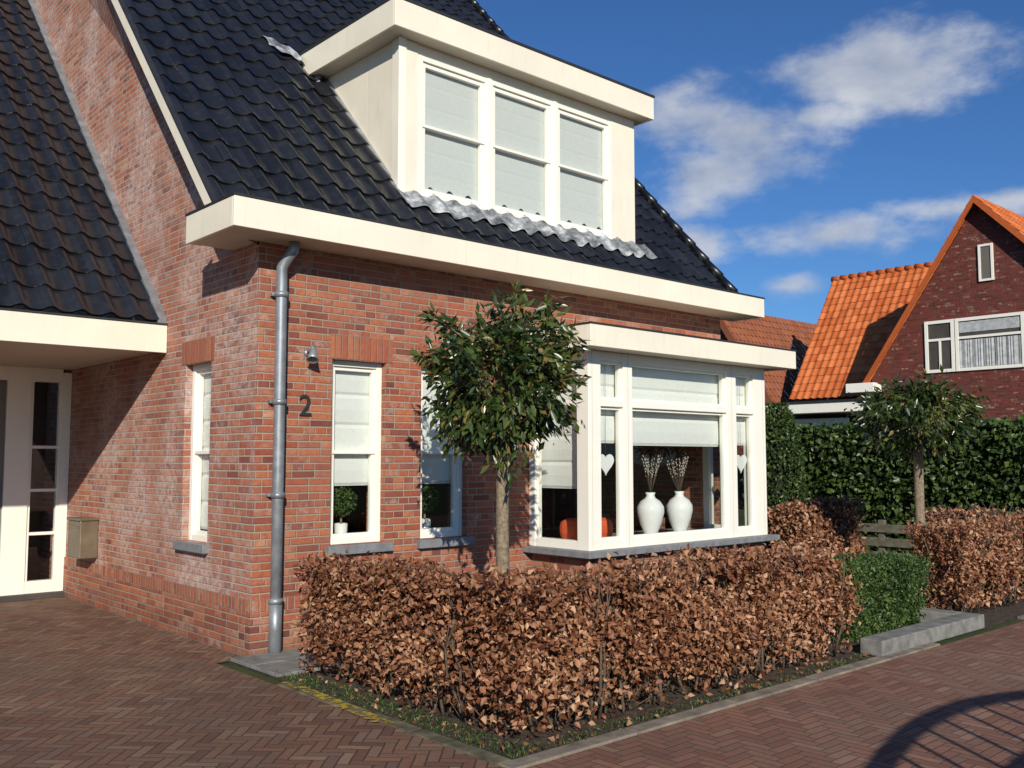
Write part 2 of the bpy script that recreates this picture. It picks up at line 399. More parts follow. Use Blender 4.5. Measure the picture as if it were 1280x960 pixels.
# ================================================================== MAIN HOUSE
H=group('brick_house')
TAU=1.1; Z0=3.58; W=6.45; YR=6.5; ZR=Z0+TAU*YR; YB=13.0
ang=math.atan(TAU); cs,sn=math.cos(ang),math.sin(ang)
wall_panel('front_wall','y',0.0,0.30,0.0,W,0.0,3.415,[(0.72,1.29,0.85,2.48),(1.69,2.25,0.85,2.48),(3.26,6.0,0.70,2.60)],M_brick,H)
wall_panel('gable_wall','x',0.0,0.30,0.0,YB,0.0,3.38,[(0.86,1.42,0.85,2.48)],M_brickg,H)
V=[];F=[]; N=26
for i in range(N+1):
    y=YB*i/N
    zt=(Z0+TAU*y if y<=YR else Z0+TAU*(YB-y))-0.10
    yy=min(y,YB-y)
    zl=3.38+0.83*yy
    for z,x in ((3.38,0.0),(max(zl,3.381),0.0),(zt,-0.335)): V.append((x,y,z))
for i in range(N):
    a=3*i; F+= [(a,a+3,a+4,a+1),(a+1,a+4,a+5,a+2)]
meshob('gable_upper',V,F,M_brickg,H)
V=[(W,0,0),(W,YB,0),(W,YB,3.4),(W,YR,ZR-0.1),(W,0,3.4)]; meshob('right_gable_wall',V,[(0,1,2,3,4)],M_brick,H)
meshob('rear_wall',[(0,YB,0),(W,YB,0),(W,YB,3.6),(0,YB,3.6)],[(0,1,2,3)],M_brick,H)
boxes('plinth',[(-0.022,W+0.02,-0.022,-0.0005,0,0.35),(-0.022,-0.0005,-0.0005,4.70,0,0.35)],M_brick,H)
boxes('plinth_soldier_course',[(-0.020,W+0.018,-0.020,-0.0005,0.35,0.455),(-0.020,-0.0005,-0.0005,4.70,0.35,0.455)],M_soldp,H)
boxes('lintels',[(0.70,1.36,-0.004,0.05,2.478,2.70),(1.66,2.30,-0.004,0.05,2.478,2.70),(-0.004,0.05,0.80,1.50,2.478,2.70)],M_sold,H)
boxes('window_sills',[(0.68,1.35,-0.06,0.10,0.77,0.848),(1.65,2.30,-0.06,0.10,0.77,0.848),(-0.06,0.10,0.82,1.47,0.77,0.848)],M_stone,H,0.006)
window('window_left','y',0,0.72,1.29,0.85,2.48,H,trans=[1.66],blind=1.36)
window('window_middle','y',0,1.69,2.25,0.85,2.48,H,trans=[1.66],blind=1.36)
window('gable_window','x',0,0.86,1.42,0.85,2.48,H,trans=[1.66],blind=0.95)
boxes('interior',[(0.31,6.4,5.0,5.05,0.2,2.8),(0.31,6.4,0.31,5.0,0.20,0.25),(0.31,6.4,0.31,5.0,2.76,2.8),(2.55,2.62,0.31,3.2,0.25,2.76)],M_room,H)
boxes('interior_furniture',[(3.4,5.4,2.2,3.0,0.25,0.95),(5.6,6.2,2.6,3.4,0.25,1.8),(0.8,2.2,2.0,2.6,0.25,1.0),(4.6,4.65,1.2,1.6,0.75,1.25),(5.0,5.05,1.2,1.6,0.75,1.25),(4.4,5.5,1.3,2.0,0.70,0.75)],M_dark,H,0.02)
boxes('interior_window_boards',[(0.72,1.29,0.17,0.42,0.82,0.86),(1.69,2.25,0.17,0.42,0.82,0.86)],M_stone,H)
roofw=7.36
tile_roof('roof_tiles_front',(-0.36,-0.12,Z0+TAU*(-0.12)),(1,0,0),(0,cs,sn),roofw,(YR+0.12)/cs,0.263,0.335,M_tile,H,seg=12)
meshob('roof_back',[(-0.36,YR,ZR),(7.0,YR,ZR),(7.0,YB+0.3,Z0-0.33),(-0.36,YB+0.3,Z0-0.33)],[(0,1,2,3)],M_tile,H)
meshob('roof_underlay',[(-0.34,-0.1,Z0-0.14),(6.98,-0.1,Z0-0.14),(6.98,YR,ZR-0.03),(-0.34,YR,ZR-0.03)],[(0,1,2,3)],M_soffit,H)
def sloped(name,x0,x1,ya,yb,lo,hi,mat,par,tau=TAU,z0=Z0):
    V=[]
    for x in (x0,x1):
        for y in (ya,yb):
            V+= [(x,y,z0+tau*y+lo),(x,y,z0+tau*y+hi)]
    F=[(0,2,3,1),(4,5,7,6),(0,1,5,4),(2,6,7,3),(1,3,7,5),(0,4,6,2)]
    return meshob(name,V,F,mat,par)
sloped('verge_board_left',-0.395,-0.355,0.0,YR,-0.11,0.045,M_cream,H)
sloped('verge_trim_left',-0.40,-0.345,0.0,YR,0.047,0.072,M_capping,H)
sloped('verge_board_right',7.0,7.035,0.0,YR,-0.16,0.03,M_cream,H)
T=[]
nvt=29
for j in range(nvt):
    y0=-0.05+(YR+0.05)*j/nvt; y1=-0.05+(YR+0.05)*(j+1.06)/nvt
    T.append(([(6.99,y0-0.03,Z0+TAU*y0+0.055),(6.99,y1-0.03,Z0+TAU*y1+0.035)],[0.056,0.052]))
tubes('verge_tiles_right',T,M_tile,H,10)
Ex0,Ex1=-0.42,6.85
boxes('gutter_fascia',[(Ex0,Ex1,-0.40,-0.37,3.41,3.65),(Ex0,Ex0+0.03,-0.37,0.50,3.41,3.65),(Ex0+0.03,-0.30,0.47,0.50,3.413,3.648),(Ex1-0.03,Ex1,-0.37,0.10,3.41,3.65)],M_cream,H,0.004)
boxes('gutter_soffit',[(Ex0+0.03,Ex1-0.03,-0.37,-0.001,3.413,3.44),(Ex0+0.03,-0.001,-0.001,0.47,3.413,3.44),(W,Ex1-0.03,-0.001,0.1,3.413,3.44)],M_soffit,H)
boxes('gutter_edge_trim',[(Ex0-0.008,Ex1+0.008,-0.408,-0.36,3.651,3.668),(Ex0-0.008,Ex0+0.04,-0.36,0.508,3.651,3.668),(Ex1-0.04,Ex1+0.008,-0.36,0.1,3.651,3.668),(Ex0+0.04,-0.34,-0.36,0.50,3.60,3.62)],M_capping,H)
boxes('fascia_joint_strips',[(x,x+0.004,-0.4012,-0.40,3.412,3.649) for x in (1.9,4.4)],M_soffit,H)
# dormer
DX0,DX1,DY,DZ1=1.88,5.54,0.68,5.97
for x0,x1 in ((DX0,DX0+0.06),(DX1-0.06,DX1)):
    z_a=Z0+TAU*DY-0.05
    meshob('dormer_cheek',[(x0,DY,z_a),(x1,DY,z_a),(x1,2.4,DZ1),(x0,2.4,DZ1),(x0,DY,DZ1),(x1,DY,DZ1)],[(0,4,3),(1,2,5),(0,1,5,4),(0,3,2,1),(3,4,5,2)],M_panel,H)
zb=4.33
boxes('cheek_panel_joints',[(DX0-0.002,DX0,1.28,1.285,4.97,DZ1),(DX0-0.002,DX0,1.85,1.855,5.62,DZ1)],M_soffit,H)
boxes('dormer_front_boards',[(DX0-0.02,2.10,DY-0.03,DY+0.1,zb-0.02,DZ1),(5.12,DX1+0.02,DY-0.03,DY+0.1,zb-0.02,DZ1),(2.10,5.12,DY-0.02,DY+0.1,5.85,DZ1),(2.10,5.12,DY-0.045,DY+0.1,zb-0.06,zb)],M_cream,H,0.004)
boxes('dormer_corner_post',[(DX0-0.035,DX0+0.06,DY-0.045,DY-0.031,zb-0.02,DZ1)],M_white,H,0.003)
for i,(a,b) in enumerate(((2.10,3.08),(3.08,4.11),(4.11,5.12))):
    window('dormer_window_%d'%i,'y',DY-0.04,a+0.004,b-0.004,zb,5.85,H,fw=0.055,trans=[5.10],d=0.0,blind=zb+0.05,mat=M_white,bmat=M_blindd,sash=0.05,amp=0.15,bd=0.085)
boxes('dormer_window_posts',[(3.055,3.105,DY-0.055,DY-0.041,zb,5.85),(4.085,4.135,DY-0.055,DY-0.041,zb,5.85)],M_white,H,0.003)
boxes('dormer_backing',[(1.95,5.48,DY+0.22,DY+0.24,4.2,DZ1)],M_dark,H)
fx0,fx1,fy=1.66,5.72,0.45
boxes('dormer_roof_fascia',[(fx0,fx1,fy,fy+0.03,5.97,6.26),(fx0,fx0+0.03,fy+0.03,2.55,5.97,6.26),(fx1-0.03,fx1,fy+0.03,2.55,5.97,6.26)],M_cream,H,0.004)
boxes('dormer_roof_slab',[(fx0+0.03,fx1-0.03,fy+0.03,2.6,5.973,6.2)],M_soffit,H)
boxes('dormer_roof_trim',[(fx0-0.01,fx1+0.01,fy-0.01,fy+0.05,6.261,6.29),(fx0-0.01,fx0+0.05,fy+0.05,2.6,6.261,6.29),(fx1-0.05,fx1+0.01,fy+0.05,2.6,6.261,6.29)],M_capping,H)
tubes('dormer_spout',[([(1.76,2.10,5.99),(1.76,2.10,5.86),(1.76,2.02,5.78),(1.76,1.98,5.73)],[0.045]*4)],M_zinc,H)
V=[];F=[]; nx=330
tw=roofw/28
for i in range(nx+1):
    x=1.80+(5.72-1.80)*i/nx; f=((x+0.36)/tw)%1.0
    pr=0.05*(0.5+0.5*math.cos(2*math.pi*(f-0.22)))**1.6
    lo=0.47+0.02*math.sin(x*7)+0.010*math.sin(x*23)
    for q,s in enumerate((0,0.33,0.66,1.0)):
        y=lo+(DY-lo)*s
        n=0.030+pr*(1-0.35*s)+0.006
        V.append((x,y-n*sn,Z0+TAU*y+n*cs))
for i in range(nx):
    for q in range(3):
        a=4*i+q; F.append((a,a+4,a+5,a+1))
meshob('lead_apron',V,F,M_lead,H,smooth=True)
sloped('cheek_flashing',DX0-0.07,DX0,DY,2.5,0.03,0.075,M_zinc,H)
# small lead saddle beside the dormer roof, lying on the tiles
V=[];F=[]
for i in range(9):
    for q in range(5):
        x=1.25+0.38*i/8; y=2.38+0.16*q/4-0.12*(i/8); n=0.085+0.012*math.sin(i*1.7+q)
        V.append((x,y-n*sn,Z0+TAU*y+n*cs))
for i in range(8):
    for q in range(4): a=5*i+q; F.append((a,a+5,a+6,a+1))
meshob('lead_saddle',V,F,M_lead,H,smooth=True)
# bay window
bx0,bx1,by=3.08,6.13,-0.85
boxes('bay_apron_brick',[(bx0+0.03,bx1-0.03,by+0.03,-0.001,0.0,0.65)],M_brick,H)
boxes('bay_sill',[(bx0-0.09,bx1+0.12,by-0.09,-0.0015,0.65,0.712)],M_stone,H,0.006)
zt=2.67
L=[(bx0,3.26,by,by+0.16,0.712,zt),(5.90,bx1,by,by+0.16,0.712,zt),
 (3.60,3.74,by+0.004,by+0.12,0.712,zt),(5.37,5.55,by+0.004,by+0.12,0.712,zt)]
for a,b in ((3.26,3.60),(3.74,5.37),(5.55,5.90)):
    L+= [(a,b,by+0.010,by+0.11,0.712,0.80),(a,b,by+0.010,by+0.11,2.58,zt),(a,b,by+0.007,by+0.11,2.12,2.19)]
for xa,xb in ((bx0,bx0+0.1),(bx1-0.1,bx1)):
    L+= [(xa+0.003,xb-0.003,by+0.16,-0.09,0.712,0.80),(xa+0.003,xb-0.003,by+0.16,-0.09,2.58,zt),(xa+0.003,xb-0.003,by+0.16,-0.09,2.12,2.19),(xa,xb,-0.09,-0.001,0.712,zt)]
boxes('bay_frame',L,M_white,H,0.005)
# drip mouldings and recessed grooves on the posts give the frame relief
boxes('bay_frame_beads',[(bx0+0.05,bx0+0.056,by-0.0015,by,0.73,2.66),(3.665,3.671,by+0.0022,by+0.004,0.73,2.66),(5.455,5.461,by+0.0022,by+0.004,0.73,2.66),(6.07,6.076,by-0.0015,by,0.73,2.66)],M_soffit,H)
S=[]
for a,b in ((3.26,3.60),(3.74,5.37),(5.55,5.90)):
    for c,d in ((0.80,2.12),(2.19,2.58)):
        s=0.028; y0,y1=by+0.035,by+0.09
        S+= [(a,a+s,y0,y1,c,d),(b-s,b,y0,y1,c,d),(a+s,b-s,y0+0.003,y1,c,c+s),(a+s,b-s,y0+0.003,y1,d-s,d)]
boxes('bay_sashes',S,M_white,H,0.003)
gV=[];gF=[]
def gq(p):
    n=len(gV); gV.extend(p); gF.append((n,n+1,n+2,n+3))
for a,b in ((3.26,3.60),(3.74,5.37),(5.55,5.90)): gq([(a,by+0.06,0.78),(b,by+0.06,0.78),(b,by+0.06,2.6),(a,by+0.06,2.6)])
for x in (bx0+0.05,bx1-0.05): gq([(x,by+0.16,0.78),(x,-0.09,0.78),(x,-0.09,2.6),(x,by+0.16,2.6)])
meshob('bay_glass',gV,gF,M_glass,H)
blind_mesh('bay_blind_left','y',by+0.15,3.24,3.66,1.76,2.62,M_blind,H)
blind_mesh('bay_blind_centre','y',by+0.15,3.69,5.44,1.74,2.62,M_blind,H)
blind_mesh('bay_blind_right','y',by+0.15,5.47,5.92,1.76,2.62,M_blind,H)
blind_mesh('bay_blind_side','x',bx0+0.17,-0.66,-0.02,1.30,2.62,M_blind,H)
boxes('bay_window_board',[(bx0+0.1,bx1-0.1,by+0.17,0.28,0.713,0.742)],M_porc,H)
boxes('bay_roof_fascia',[(2.85,6.42,-1.10,-1.07,2.67,2.88),(2.85,2.88,-1.07,-0.001,2.67,2.88),(6.39,6.42,-1.07,-0.001,2.67,2.88)],M_cream,H,0.004)
boxes('bay_roof_slab',[(2.88,6.39,-1.07,-0.001,2.672,2.86)],M_soffit,H)
boxes('bay_roof_trim',[(2.842,6.428,-1.108,-1.06,2.881,2.897),(2.842,2.89,-1.06,-0.001,2.881,2.897),(6.38,6.428,-1.06,-0.001,2.881,2.897)],M_capping,H)
# downpipe
px,py=0.17,-0.085
tubes('downpipe',[([(px+0.07,-0.17,3.41),(px+0.06,-0.16,3.34),(px+0.025,-0.12,3.27),(px,py,3.20),(px,py,3.0),(px,py,1.5),(px,py,0.0)],[0.047]*7)],M_zinc,H,seg=16)
tubes('downpipe_collars',[([(px,py,z),(px,py,z+0.045)],[0.058,0.058]) for z in (0.42,1.28,2.05,2.95)]+[([(px,py,0.0),(px,py,0.45)],[0.053,0.053])],M_zinc,H,seg=16)
boxes('downpipe_brackets',[(px-0.065,px+0.065,-0.05,-0.001,z,z+0.03) for z in (1.29,2.06,2.96)],M_zinc,H,0.003)
cu=D.curves.new('house_number','FONT'); cu.body='2'; cu.size=0.26; cu.extrude=0.006; cu.materials.append(M_number)
ob=D.objects.new('house_number',cu); ob.location=(0.39,-0.012,1.97); ob.rotation_euler=(math.radians(90),0,0); link(ob,H)
lathe_l=lathe('wall_lamp_shade',[(0.0,0.075),(0.022,0.07),(0.028,0.03),(0.038,-0.03),(0.052,-0.075),(0.048,-0.075),(0.0,-0.03)],0,0,M_zinc,H)
lathe_l.location=(0.47,-0.10,2.50); lathe_l.rotation_euler=(math.radians(-25),math.radians(20),0)
tubes('wall_lamp_arm',[([(0.47,0.0,2.51),(0.47,-0.05,2.53),(0.47,-0.10,2.55)],[0.012]*3),([(0.47,-0.012,2.51),(0.47,0,2.51)],[0.035,0.035])],M_zinc,H)

# ---- garage / porch wing on the left
GT=1.01; GZ=0.99
gy0=1.9; gang=math.atan(GT)
tile_roof('side_roof_tiles',(-6.3,gy0+0.02,GZ+GT*(gy0+0.02)),(1,0,0),(0,math.cos(gang),math.sin(gang)),6.22,(8.6-gy0)/math.cos(gang),0.263,0.335,M_tile,H,seg=12)
meshob('side_roof_back',[(-6.3,8.6,GZ+GT*8.6),(0,8.6,GZ+GT*8.6),(0,14,4.2),(-6.3,14,4.2)],[(0,1,2,3)],M_tile,H)
sloped('side_flashing',-0.085,-0.002,gy0,8.6,0.0,0.075,M_zinc,H,GT,GZ)
boxes('porch_fascia',[(-6.4,-0.003,gy0-0.03,gy0,2.63,2.90)],M_cream,H,0.004)
boxes('porch_fascia_trim',[(-6.4,-0.004,gy0-0.04,gy0+0.02,2.901,2.918)],M_capping,H)
boxes('porch_ceiling',[(-6.4,-0.003,gy0,4.75,2.66,2.70)],M_soffit,H)
boxes('side_wing_wall',[(-6.3,-1.9,4.75,5.0,0,3.2),(-1.9,-0.003,4.76,5.0,2.62,3.2),(-6.3,-6.1,1.95,4.75,0,2.66)],M_brick,H)
boxes('door_frame',[(-0.10,-0.003,4.68,4.78,0.06,2.62),(-0.70,-0.44,4.68,4.78,0.06,2.62),(-1.9,-1.78,4.68,4.78,0.06,2.62),(-1.78,-0.10,4.684,4.78,2.50,2.66),(-0.44,-0.10,4.684,4.78,0.06,0.20)]+[(-0.44,-0.10,4.70,4.76,z,z+0.035) for z in (0.72,1.22,1.72)]+[(-0.44,-0.41,4.695,4.77,0.2,2.5),(-0.13,-0.10,4.695,4.77,0.2,2.5)],M_white,H,0.004)
boxes('front_door',[(-1.78,-0.70,4.72,4.77,0.08,2.50)],M_door,H,0.004)
boxes('door_panels',[(-1.62,-1.30,4.70,4.72,0.3,1.2),(-1.18,-0.86,4.70,4.72,0.3,1.2),(-1.62,-0.86,4.70,4.72,1.35,2.3)],M_door,H,0.01)
tubes('door_handle',[([(-0.78,4.66,1.10),(-0.78,4.66,1.40)],[0.012,0.012])],M_zinc,H)
meshob('sidelight_glass',[(-0.43,4.74,0.1),(-0.1,4.74,0.1),(-0.1,4.74,2.55),(-0.43,4.74,2.55)],[(0,1,2,3)],M_glass,H)
boxes('hall_backing',[(-1.9,-0.01,5.6,5.65,0,2.7)],M_dark,H)
boxes('door_threshold',[(-1.9,-0.003,4.60,4.79,0.0,0.058)],M_dark,H,0.004)

LB=group('letterbox')
boxes('body',[(-0.20,-0.001,3.60,4.00,0.52,0.93)],M_box,LB,0.012)
boxes('lid',[(-0.215,-0.001,3.585,4.015,0.93,0.955),(-0.207,-0.20,3.66,3.94,0.84,0.875)],M_box,LB,0.005)

def vase(x,y,name='flower_vase'):
    g=group(name); z=0.742
    prof=[(0.055,0),(0.062,0.01),(0.075,0.06),(0.120,0.17),(0.148,0.28),(0.146,0.34),(0.110,0.40),(0.058,0.435),(0.045,0.46),(0.056,0.495),(0.049,0.495),(0.038,0.45)]
    lathe('vase_body',[(r,z+h) for r,h in prof],x,y,M_porc,g,32)
    T=[];B=[]
    for k in range(15):
        a=random.random()*6.28; s=random.uniform(0.08,0.30); h=random.uniform(0.35,0.58)
        p0=(x,y,z+0.44); p1=(x+math.cos(a)*s*0.4,y+math.sin(a)*s*0.25,z+0.46+h*0.5); p2=(x+math.cos(a)*s,y+math.sin(a)*s*0.4,z+0.46+h)
        T.append(([p0,p1,p2],[0.003,0.0028,0.002]))
        for q in range(6):
            f=(q+random.random()*0.6)/6; P=Vector(p1).lerp(Vector(p2),f)
            B.append(([P,P+Vector((random.uniform(-.012,.012),random.uniform(-.01,.01),0.018))],[0.0065,0.0045]))
    tubes('twigs',T,M_twig,g,5); tubes('catkins',B,M_bud,g,5)
vase(4.42,-0.50); vase(4.95,-0.48)
def heart(x,y,z):
    g=group('hanging_heart_ornament'); n=28; V=[]
    for k in range(n):
        t=2*math.pi*k/n; hx=16*math.sin(t)**3; hz=13*math.cos(t)-5*math.cos(2*t)-2*math.cos(3*t)-math.cos(4*t)
        V.append((x+hx*0.0074,y,z+hz*0.0074))
    V2=[(a,b-0.012,c) for a,b,c in V]; F=[tuple(range(n)),tuple(range(2*n-1,n-1,-1))]+[(k,(k+1)%n,n+(k+1)%n,n+k) for k in range(n)]
    meshob('heart',V+V2,F,M_porc,g)
    tubes('string',[([(x,y-0.006,z+0.06),(x,y-0.006,2.6)],[0.002,0.002])],M_twig,g,4)
heart(3.42,-0.755,1.56); heart(5.74,-0.755,1.56)

# ------------------------------------------------------------------ foliage
def leaves(name,pts,length,width,mat,parent=None,droop=0.0,tint=None,out=None,fold=0.25):
    n=len(pts); pts=np.asarray(pts)
    d=rng.normal(size=(n,3)); 
    if out is not None: d=d*0.8+out*1.0
    d[:,2]-=droop; d/=np.linalg.norm(d,axis=1)[:,None]
    s=np.cross(d,rng.normal(size=(n,3))); s/=np.linalg.norm(s,axis=1)[:,None]; nn=np.cross(d,s)
    sc=rng.uniform(0.6,1.3,size=(n,1)); l=length*sc; w=width*sc*rng.uniform(0.75,1.2,size=(n,1))
    v0=pts; v1=pts+d*l*0.45+s*w*0.5+nn*w*fold; v2=pts+d*l-nn*w*fold*0.6; v3=pts+d*l*0.45-s*w*0.5+nn*w*fold
    V=np.stack([v0,v1,v2,v3],1).reshape(-1,3)
    b=np.arange(n)*4
    Fi=np.stack([b,b+1,b+2,b,b+2,b+3],1).reshape(-1,3)
    me=D.meshes.new(name); me.vertices.add(len(V)); me.vertices.foreach_set('co',V.ravel())
    me.loops.add(Fi.size); me.loops.foreach_set('vertex_index',Fi.ravel())
    me.polygons.add(len(Fi)); me.polygons.foreach_set('loop_start',np.arange(len(Fi))*3); me.polygons.foreach_set('loop_total',np.full(len(Fi),3))
    me.update(calc_edges=True); me.validate()
    if tint is None: tint=rng.random(n)
    at=me.attributes.new('tint','FLOAT','POINT'); at.data.foreach_set('value',np.repeat(np.clip(tint,0,1),4).astype(np.float32))
    me.materials.append(mat)
    return link(D.objects.new(name,me),parent)
def lump(p,seed=0,f=3.0):
    x,y,z=p[:,0]+seed,p[:,1]+seed*1.7,p[:,2]
    return (np.sin(x*f*1.3+np.sin(y*f))+np.sin(y*f*1.1+2*np.sin(z*f*1.2))+np.sin(z*f*1.7+x*f*0.6)+0.6*np.sin(x*f*3.1+y*f*2.3+z*f*2.7))/3.6
def hedge_pts(x0,x1,y0,y1,h,n,zmin=0.05,shell=0.13,lowsparse=True,lumpamp=0.08,hole_t=-0.42):
    res=[];tot=0
    while tot<n:
        p=np.column_stack([rng.uniform(x0-0.08,x1+0.08,60000),rng.uniform(y0-0.08,y1+0.08,60000),rng.uniform(zmin,h+0.10,60000)])
        L=lump(p,0,5.0)*lumpamp
        dep=np.minimum.reduce([p[:,0]-x0,x1-p[:,0],p[:,1]-y0,y1-p[:,1],h-p[:,2]])+L
        pr=np.where(dep<0,0,np.exp(-dep/shell))
        pr=np.where((dep<0)&(dep>-0.06),0.07,pr)
        if lowsparse: pr=pr*np.clip((p[:,2]-zmin)/0.38+0.05,0,1)
        keep=rng.random(len(p))<pr
        hole=lump(p,5.0,9.0)<hole_t
        keep&=~(hole&(rng.random(len(p))<0.85))
        q=p[keep]; res.append(q); tot+=len(q)
    return np.concatenate(res)[:n]
M_beech=leaf_material('beech_leaf_dry',[(0,(0.10,0.035,0.018)),(0.35,(0.24,0.095,0.045)),(0.7,(0.38,0.18,0.095)),(1,(0.56,0.34,0.20))],0.5,0.22)
M_laurel=leaf_material('laurel_leaf',[(0,(0.014,0.026,0.008)),(0.5,(0.040,0.070,0.017)),(0.85,(0.095,0.125,0.028)),(1,(0.22,0.15,0.045))],0.30,0.2,0.55)
M_ivy=leaf_material('ivy_leaf',[(0,(0.018,0.036,0.010)),(0.6,(0.05,0.085,0.02)),(1,(0.105,0.15,0.035))],0.42,0.2)
M_boxw=leaf_material('boxwood_leaf',[(0,(0.02,0.045,0.012)),(0.6,(0.06,0.11,0.024)),(1,(0.12,0.17,0.04))],0.4,0.2)
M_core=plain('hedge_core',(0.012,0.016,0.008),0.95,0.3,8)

def beech_hedge(segs,n,name='beech_hedge',ll=0.050,lw=0.031):
    g=group(name); P=[]; tot=sum((s[1]-s[0])*(s[3]-s[2]) for s in segs); T=[]
    for (x0,x1,y0,y1,h) in segs:
        f=(x1-x0)*(y1-y0)/tot
        P.append(hedge_pts(x0,x1,y0,y1,h,int(n*f)))
        for k in range(int(34*max(x1-x0,y1-y0))):
            x=random.uniform(x0+.08,x1-.08); y=random.uniform(y0+.08,y1-.08)
            pts=[(x,y,0.0)]; z=0
            cx,cy=x,y
            while z<h-0.08:
                z+=random.uniform(0.12,0.2); cx+=random.uniform(-.06,.06); cy+=random.uniform(-.06,.06); pts.append((cx,cy,min(z,h)))
            T.append((pts,[0.011*(1-0.75*i/len(pts)) for i in range(len(pts))]))
            for b in range(4):
                q=random.choice(pts[:-1]); 
                T.append(([q,(q[0]+random.uniform(-.18,.18),q[1]+random.uniform(-.18,.18),q[2]+random.uniform(.08,.22))],[0.005,0.0025]))
            if random.random()<0.5:
                q=pts[-1]; T.append(([q,(q[0]+random.uniform(-.05,.05),q[1]+random.uniform(-.05,.05),h+random.uniform(.02,.09))],[0.003,0.0015]))
    P=np.concatenate(P)
    tint=0.50+0.28*lump(P,2,4.0)+rng.normal(0,0.27,len(P))
    leaves('leaves',P,ll,lw,M_beech,g,droop=0.2,tint=tint,fold=0.35)
    tubes('stems',T,M_hbark,g,5)
    return g
beech_hedge([(0.0,0.50,-2.72,-0.80,0.80),(0.0,3.72,-3.22,-2.72,0.84)],42000)
beech_hedge([(6.10,9.2,-3.12,-2.6,0.87)],19000)
beech_hedge([(6.75,8.2,-0.95,-0.45,1.02)],9000,ll=0.056,lw=0.036)
beech_hedge([(9.2,9.7,-4.6,-1.2,0.92)],9000,ll=0.056,lw=0.036)

def boxhedge(x0,x1,y0,y1,h,n,mat,name,ll,lw,core=0.12,**k):
    g=group(name); P=hedge_pts(x0,x1,y0,y1,h,n,zmin=0.02,shell=0.05,lowsparse=False,hole_t=-0.6,**k)
    tint=0.5+0.3*lump(P,1,3.5)+rng.normal(0,0.2,len(P))
    leaves('leaves',P,ll,lw,mat,g,droop=0.3,tint=tint)
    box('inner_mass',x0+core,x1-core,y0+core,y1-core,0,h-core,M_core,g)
boxhedge(4.0,5.75,-2.95,-2.3,0.62,22000,M_boxw,'boxwood_hedge',0.035,0.018)
boxhedge(12.0,12.9,-6.5,3.4,2.17,34000,M_ivy,'ivy_hedge',0.11,0.085,core=0.2)
g=group('evergreen_shrub'); P=[]
while len(P)<6000:
    z=random.uniform(0.05,2.45); a=random.random()*6.28; r=(0.42*math.sqrt(max(0,1-(z/2.5)**3)))*random.uniform(0.75,1.05)
    P.append((9.3+math.cos(a)*r,1.0+math.sin(a)*r,z))
leaves('leaves',np.array(P),0.07,0.04,M_ivy,g,droop=-0.4); tubes('trunk',[([(9.3,1,0),(9.3,1,2.2)],[0.2,0.05])],M_core,g)

def ball_tree(x,y,zc,rx,rz,nclump,per,zb=0.0,sprigs=(),sd=1,name='laurel_tree',lean=0.0):
    random.seed(sd); g=group(name); T=[]; C=[]
    top=zc-rz*0.75
    T.append(([(x+lean,y,zb),(x+lean+0.012,y,zb+0.5),(x+0.01,y+0.01,zb+1.0),(x,y,top),(x,y,zc),(x+0.03,y,zc+rz*0.5)],[0.062,0.056,0.052,0.05,0.035,0.012]))
    # clumps keep away from a few random gap directions so the sky shows through
    gaps=[Vector((random.gauss(0,1),random.gauss(0,1),random.gauss(0,0.8))).normalized() for _ in range(9)]
    while len(C)<nclump:
        th=random.random()*6.283; cz=random.uniform(-1,1); r=random.uniform(0.38,1.0)**0.6
        s=math.sqrt(1-cz*cz); dv=Vector((s*math.cos(th),s*math.sin(th),cz))
        if r>0.72 and any(dv.dot(q)>0.93 for q in gaps): continue
        rr=1+0.16*math.sin(3*th+sd)+0.13*math.sin(5*th+7*cz)
        p=Vector((x+rx*dv.x*r*rr,y+rx*dv.y*r*rr,zc+rz*cz*r*(1+0.13*math.sin(4*th+sd))))
        C.append(p)
        if len(C)%2==0:
            q=Vector((x,y,random.uniform(top-0.02,zc))); m=q.lerp(p,0.55)+Vector((0,0,0.04))
            T.append(([q,m,p],[0.016,0.009,0.003]))
    for sp in sprigs:
        q=Vector((x,y,zc+rz*0.3)); p=Vector(sp); m=q.lerp(p,0.6)
        T.append(([q,m,p],[0.012,0.007,0.003]))
        for f in (0.65,0.75,0.85,0.95,1.0): C.append(q.lerp(p,f)); 
    tubes('trunk_and_branches',T,M_bark,g,10)
    P=[];TI=[];O=[]
    for ci,c in enumerate(C):
        n=per if ci<nclump else 10
        base=random.uniform(0.15,0.85); sg=0.066 if ci<nclump else 0.03
        cen=Vector((x,y,zc)); od=(c-cen); od.normalize()
        for _ in range(n):
            P.append((c.x+random.gauss(0,sg),c.y+random.gauss(0,sg),c.z+random.gauss(0,sg)))
            TI.append(base+random.gauss(0,0.2)); O.append(tuple(od))
    leaves('foliage',np.array(P),0.098,0.036,M_laurel,g,droop=0.75,tint=np.array(TI),out=np.array(O),fold=0.15)
ball_tree(1.30,-1.60,2.17,0.53,0.57,135,42,sprigs=[(0.86,-1.25,2.74),(1.0,-1.3,2.66),(1.42,-1.65,2.95),(1.62,-1.8,2.86),(0.78,-1.2,2.42),(1.75,-1.9,2.62)],sd=4)
ball_tree(6.69,-2.42,2.06,0.66,0.36,120,40,sd=9,lean=0.02)

